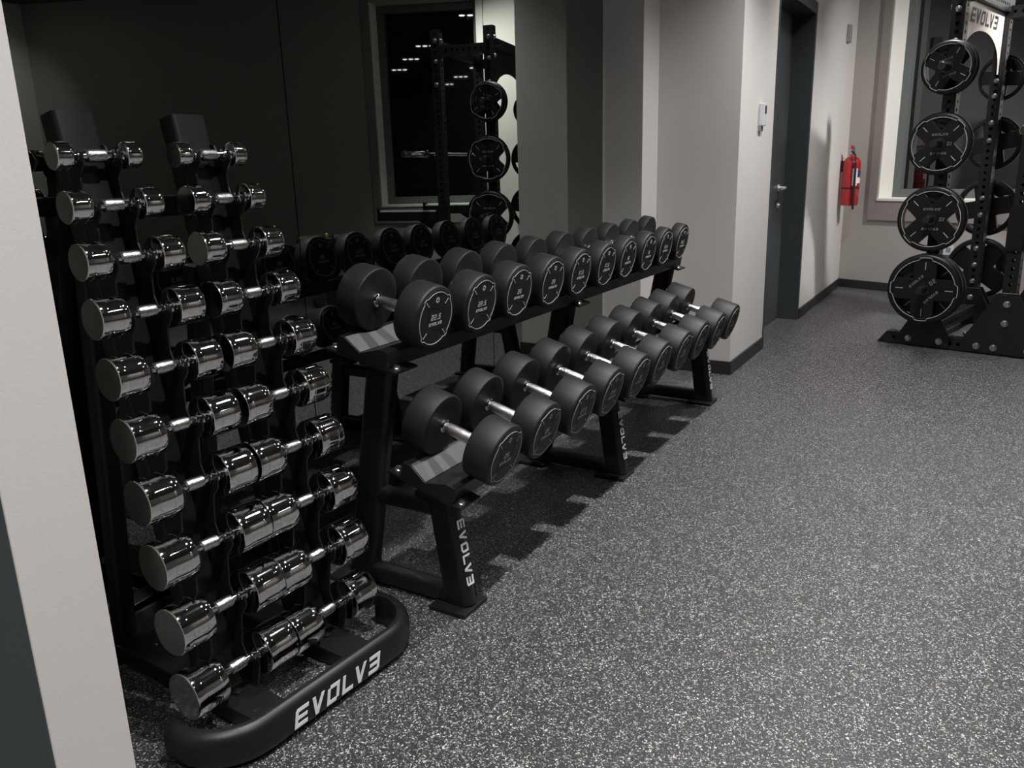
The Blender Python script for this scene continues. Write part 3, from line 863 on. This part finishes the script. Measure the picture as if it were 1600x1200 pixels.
# ------------------------------------------------------------------ landmine fitting on the floor inside the rack
lm = thing('landmine_fitting', 'small black swivel fitting with chrome balls on the floor inside the power rack', 'fitting', rackpt(.27, .30, 0), (0, 0, RY))
part('base_plate', MB().bounds((-.10, -.08, 0), (.16, .08, .012)), 'steel', lm, bevel=.002)
m = MB(); m.tube([(-.02, 0, .06), (.17, .02, .075)], .045, 18); part('sleeve', m, 'steel', lm, smooth=True)
for p in ((-.09, -.03, .05), (-.06, .05, .075)):
    m = MB(); m.lathe([(-.028 * math.cos(math.pi * k / 10), .028 * math.sin(math.pi * k / 10) + .0001) for k in range(11)], 20, 'Z'); m.v = [(a + p[0], b + p[1], c + p[2]) for a, b, c in m.v]
    part('chrome_ball', m, 'chrome', lm, smooth=True)
part('support', MB().bounds((-.08, -.05, .012), (-.03, .06, .05)), 'steel', lm, bevel=.003)

# ------------------------------------------------------------------ roller bench, seen only in the mirror
rb = thing('roller_bench', 'black bench frame with two foam rollers, seen in the mirror', 'bench', (.83, 5.15, 0), (0, 0, math.radians(128)))
m = MB(); m.bounds((-.04, -.03, .03), (.04, .03, .66)); part('post', m, 'steel', rb, bevel=.006)
m = MB(); m.bounds((-.26, -.03, 0), (.26, .03, .06)); m.bounds((-.03, -.95, 0), (.03, -.03, .06)); part('base_frame', m, 'steel', rb, bevel=.006)
m = MB(); m.tube([(-.25, 0, .69), (.25, 0, .69)], .014); part('roller_bar', m, 'steel', rb, smooth=True)
for s in (-1, 1):
    m = MB(); m.lathe([(s * .05, .042), (s * .055, .046), (s * .235, .046), (s * .24, .042)], 24, 'X'); m.v = [(a, b, c + .69) for a, b, c in m.v]
    part('foam_roller', m, 'foam', rb, smooth=True)
m = MB(); m.lathe([(0, .016), (.03, .018), (.04, .012)], 16, 'Z'); m.v = [(a, b, c + .70) for a, b, c in m.v]; part('knob', m, 'brass', rb, smooth=True)

# ------------------------------------------------------------------ fire extinguisher on the door wall
fe = thing('fire_extinguisher', 'red fire extinguisher hanging in the corner beside the dark door', 'extinguisher', (XW + .098, 8.17, .80))
m = MB(); m.lathe([(0, .060), (.006, .072), (.02, .076), (.37, .076), (.40, .070), (.425, .050), (.44, .026), (.455, .022)], 36, 'Z'); cyl = part('cylinder', m, 'red', fe, smooth=True)
m = MB(); m.lathe([(.455, .018), (.49, .018), (.492, .012)], 16, 'Z'); m.bounds((-.012, -.05, .475), (.012, .03, .492)); part('valve', m, 'bolt', fe, smooth=True)
m = MB(); m.prism([(-.06, .505), (.03, .497), (.03, .512), (-.06, .53)], lambda a, c: (-.013, a, c), lambda a, c: (.013, a, c)); part('squeeze_handle', m, 'red', fe, bevel=.002)
m = MB(); m.tube([(.0, -.045, .48), (.03, -.085, .45), (.045, -.092, .36), (.045, -.09, .12), (.045, -.085, .02), (.045, -.085, -.03)], .010, 10); part('hose', m, 'foam', fe, smooth=True)
def wrap(name, z0, z1, a0, a1, matn, r=.0768):
    m = MB(); n = 14; vs = []; fs = []
    for k in range(n + 1):
        a = math.radians(a0 + (a1 - a0) * k / n)
        for rr, z in ((r, z0), (r, z1), (r - .002, z1), (r - .002, z0)): vs.append((rr * math.cos(a), rr * math.sin(a), z))
    for k in range(n):
        for j in range(4): fs.append((4 * k + j, 4 * k + (j + 1) % 4, 4 * k + 4 + (j + 1) % 4, 4 * k + 4 + j))
    m.add(vs, fs); return part(name, m, matn, cyl, smooth=True)
wrap('label_panel', .18, .33, -75, -40, 'label'); wrap('label_band', .265, .31, -40, 5, 'blue', .0769); wrap('label_panel', .20, .25, -40, -5, 'label', .0770)
wrap('strap', .15, .165, -180, 180, 'foam', .078)
part('wall_bracket', MB().bounds((-.098, -.012, .30), (-.074, .012, .40)), 'steel', fe, bevel=.002)

# ------------------------------------------------------------------ small wall fittings
ws = thing('wall_controller', 'slim white sensor box with a dark window on the pier by the door', 'controller', (XW, 5.15, 1.40))
part('case', MB().bounds((0, -.032, .03), (.032, .032, .16)), 'plastic', ws, bevel=.006)
part('display', MB().bounds((.0318, -.016, .10), (.034, .016, .145)), 'dark', ws)
part('lower_cover', MB().bounds((0, -.03, 0), (.016, .02, .0305)), 'greyplastic', ws, bevel=.003)
sk = thing('wall_socket', 'white double wall socket low on the slanting back wall behind the power rack', 'socket', bw(.995, 0, .42), (0, 0, BA))
part('faceplate', MB().bounds((-.075, -.010, -.043), (.075, 0, .043)), 'plastic', sk, bevel=.003)
for s in (-1, 1):
    part('outlet', MB().bounds((s * .036 - .02, -.0115, -.02), (s * .036 + .02, -.0098, .02)), 'dim', sk)
sn = thing('call_point', 'small reddish box high on the door wall near the corner', 'alarm', (XW, 8.02, 2.26))
part('case', MB().bounds((0, -.05, -.07), (.03, .05, .07)), 'shadow_grey', sn, bevel=.005)
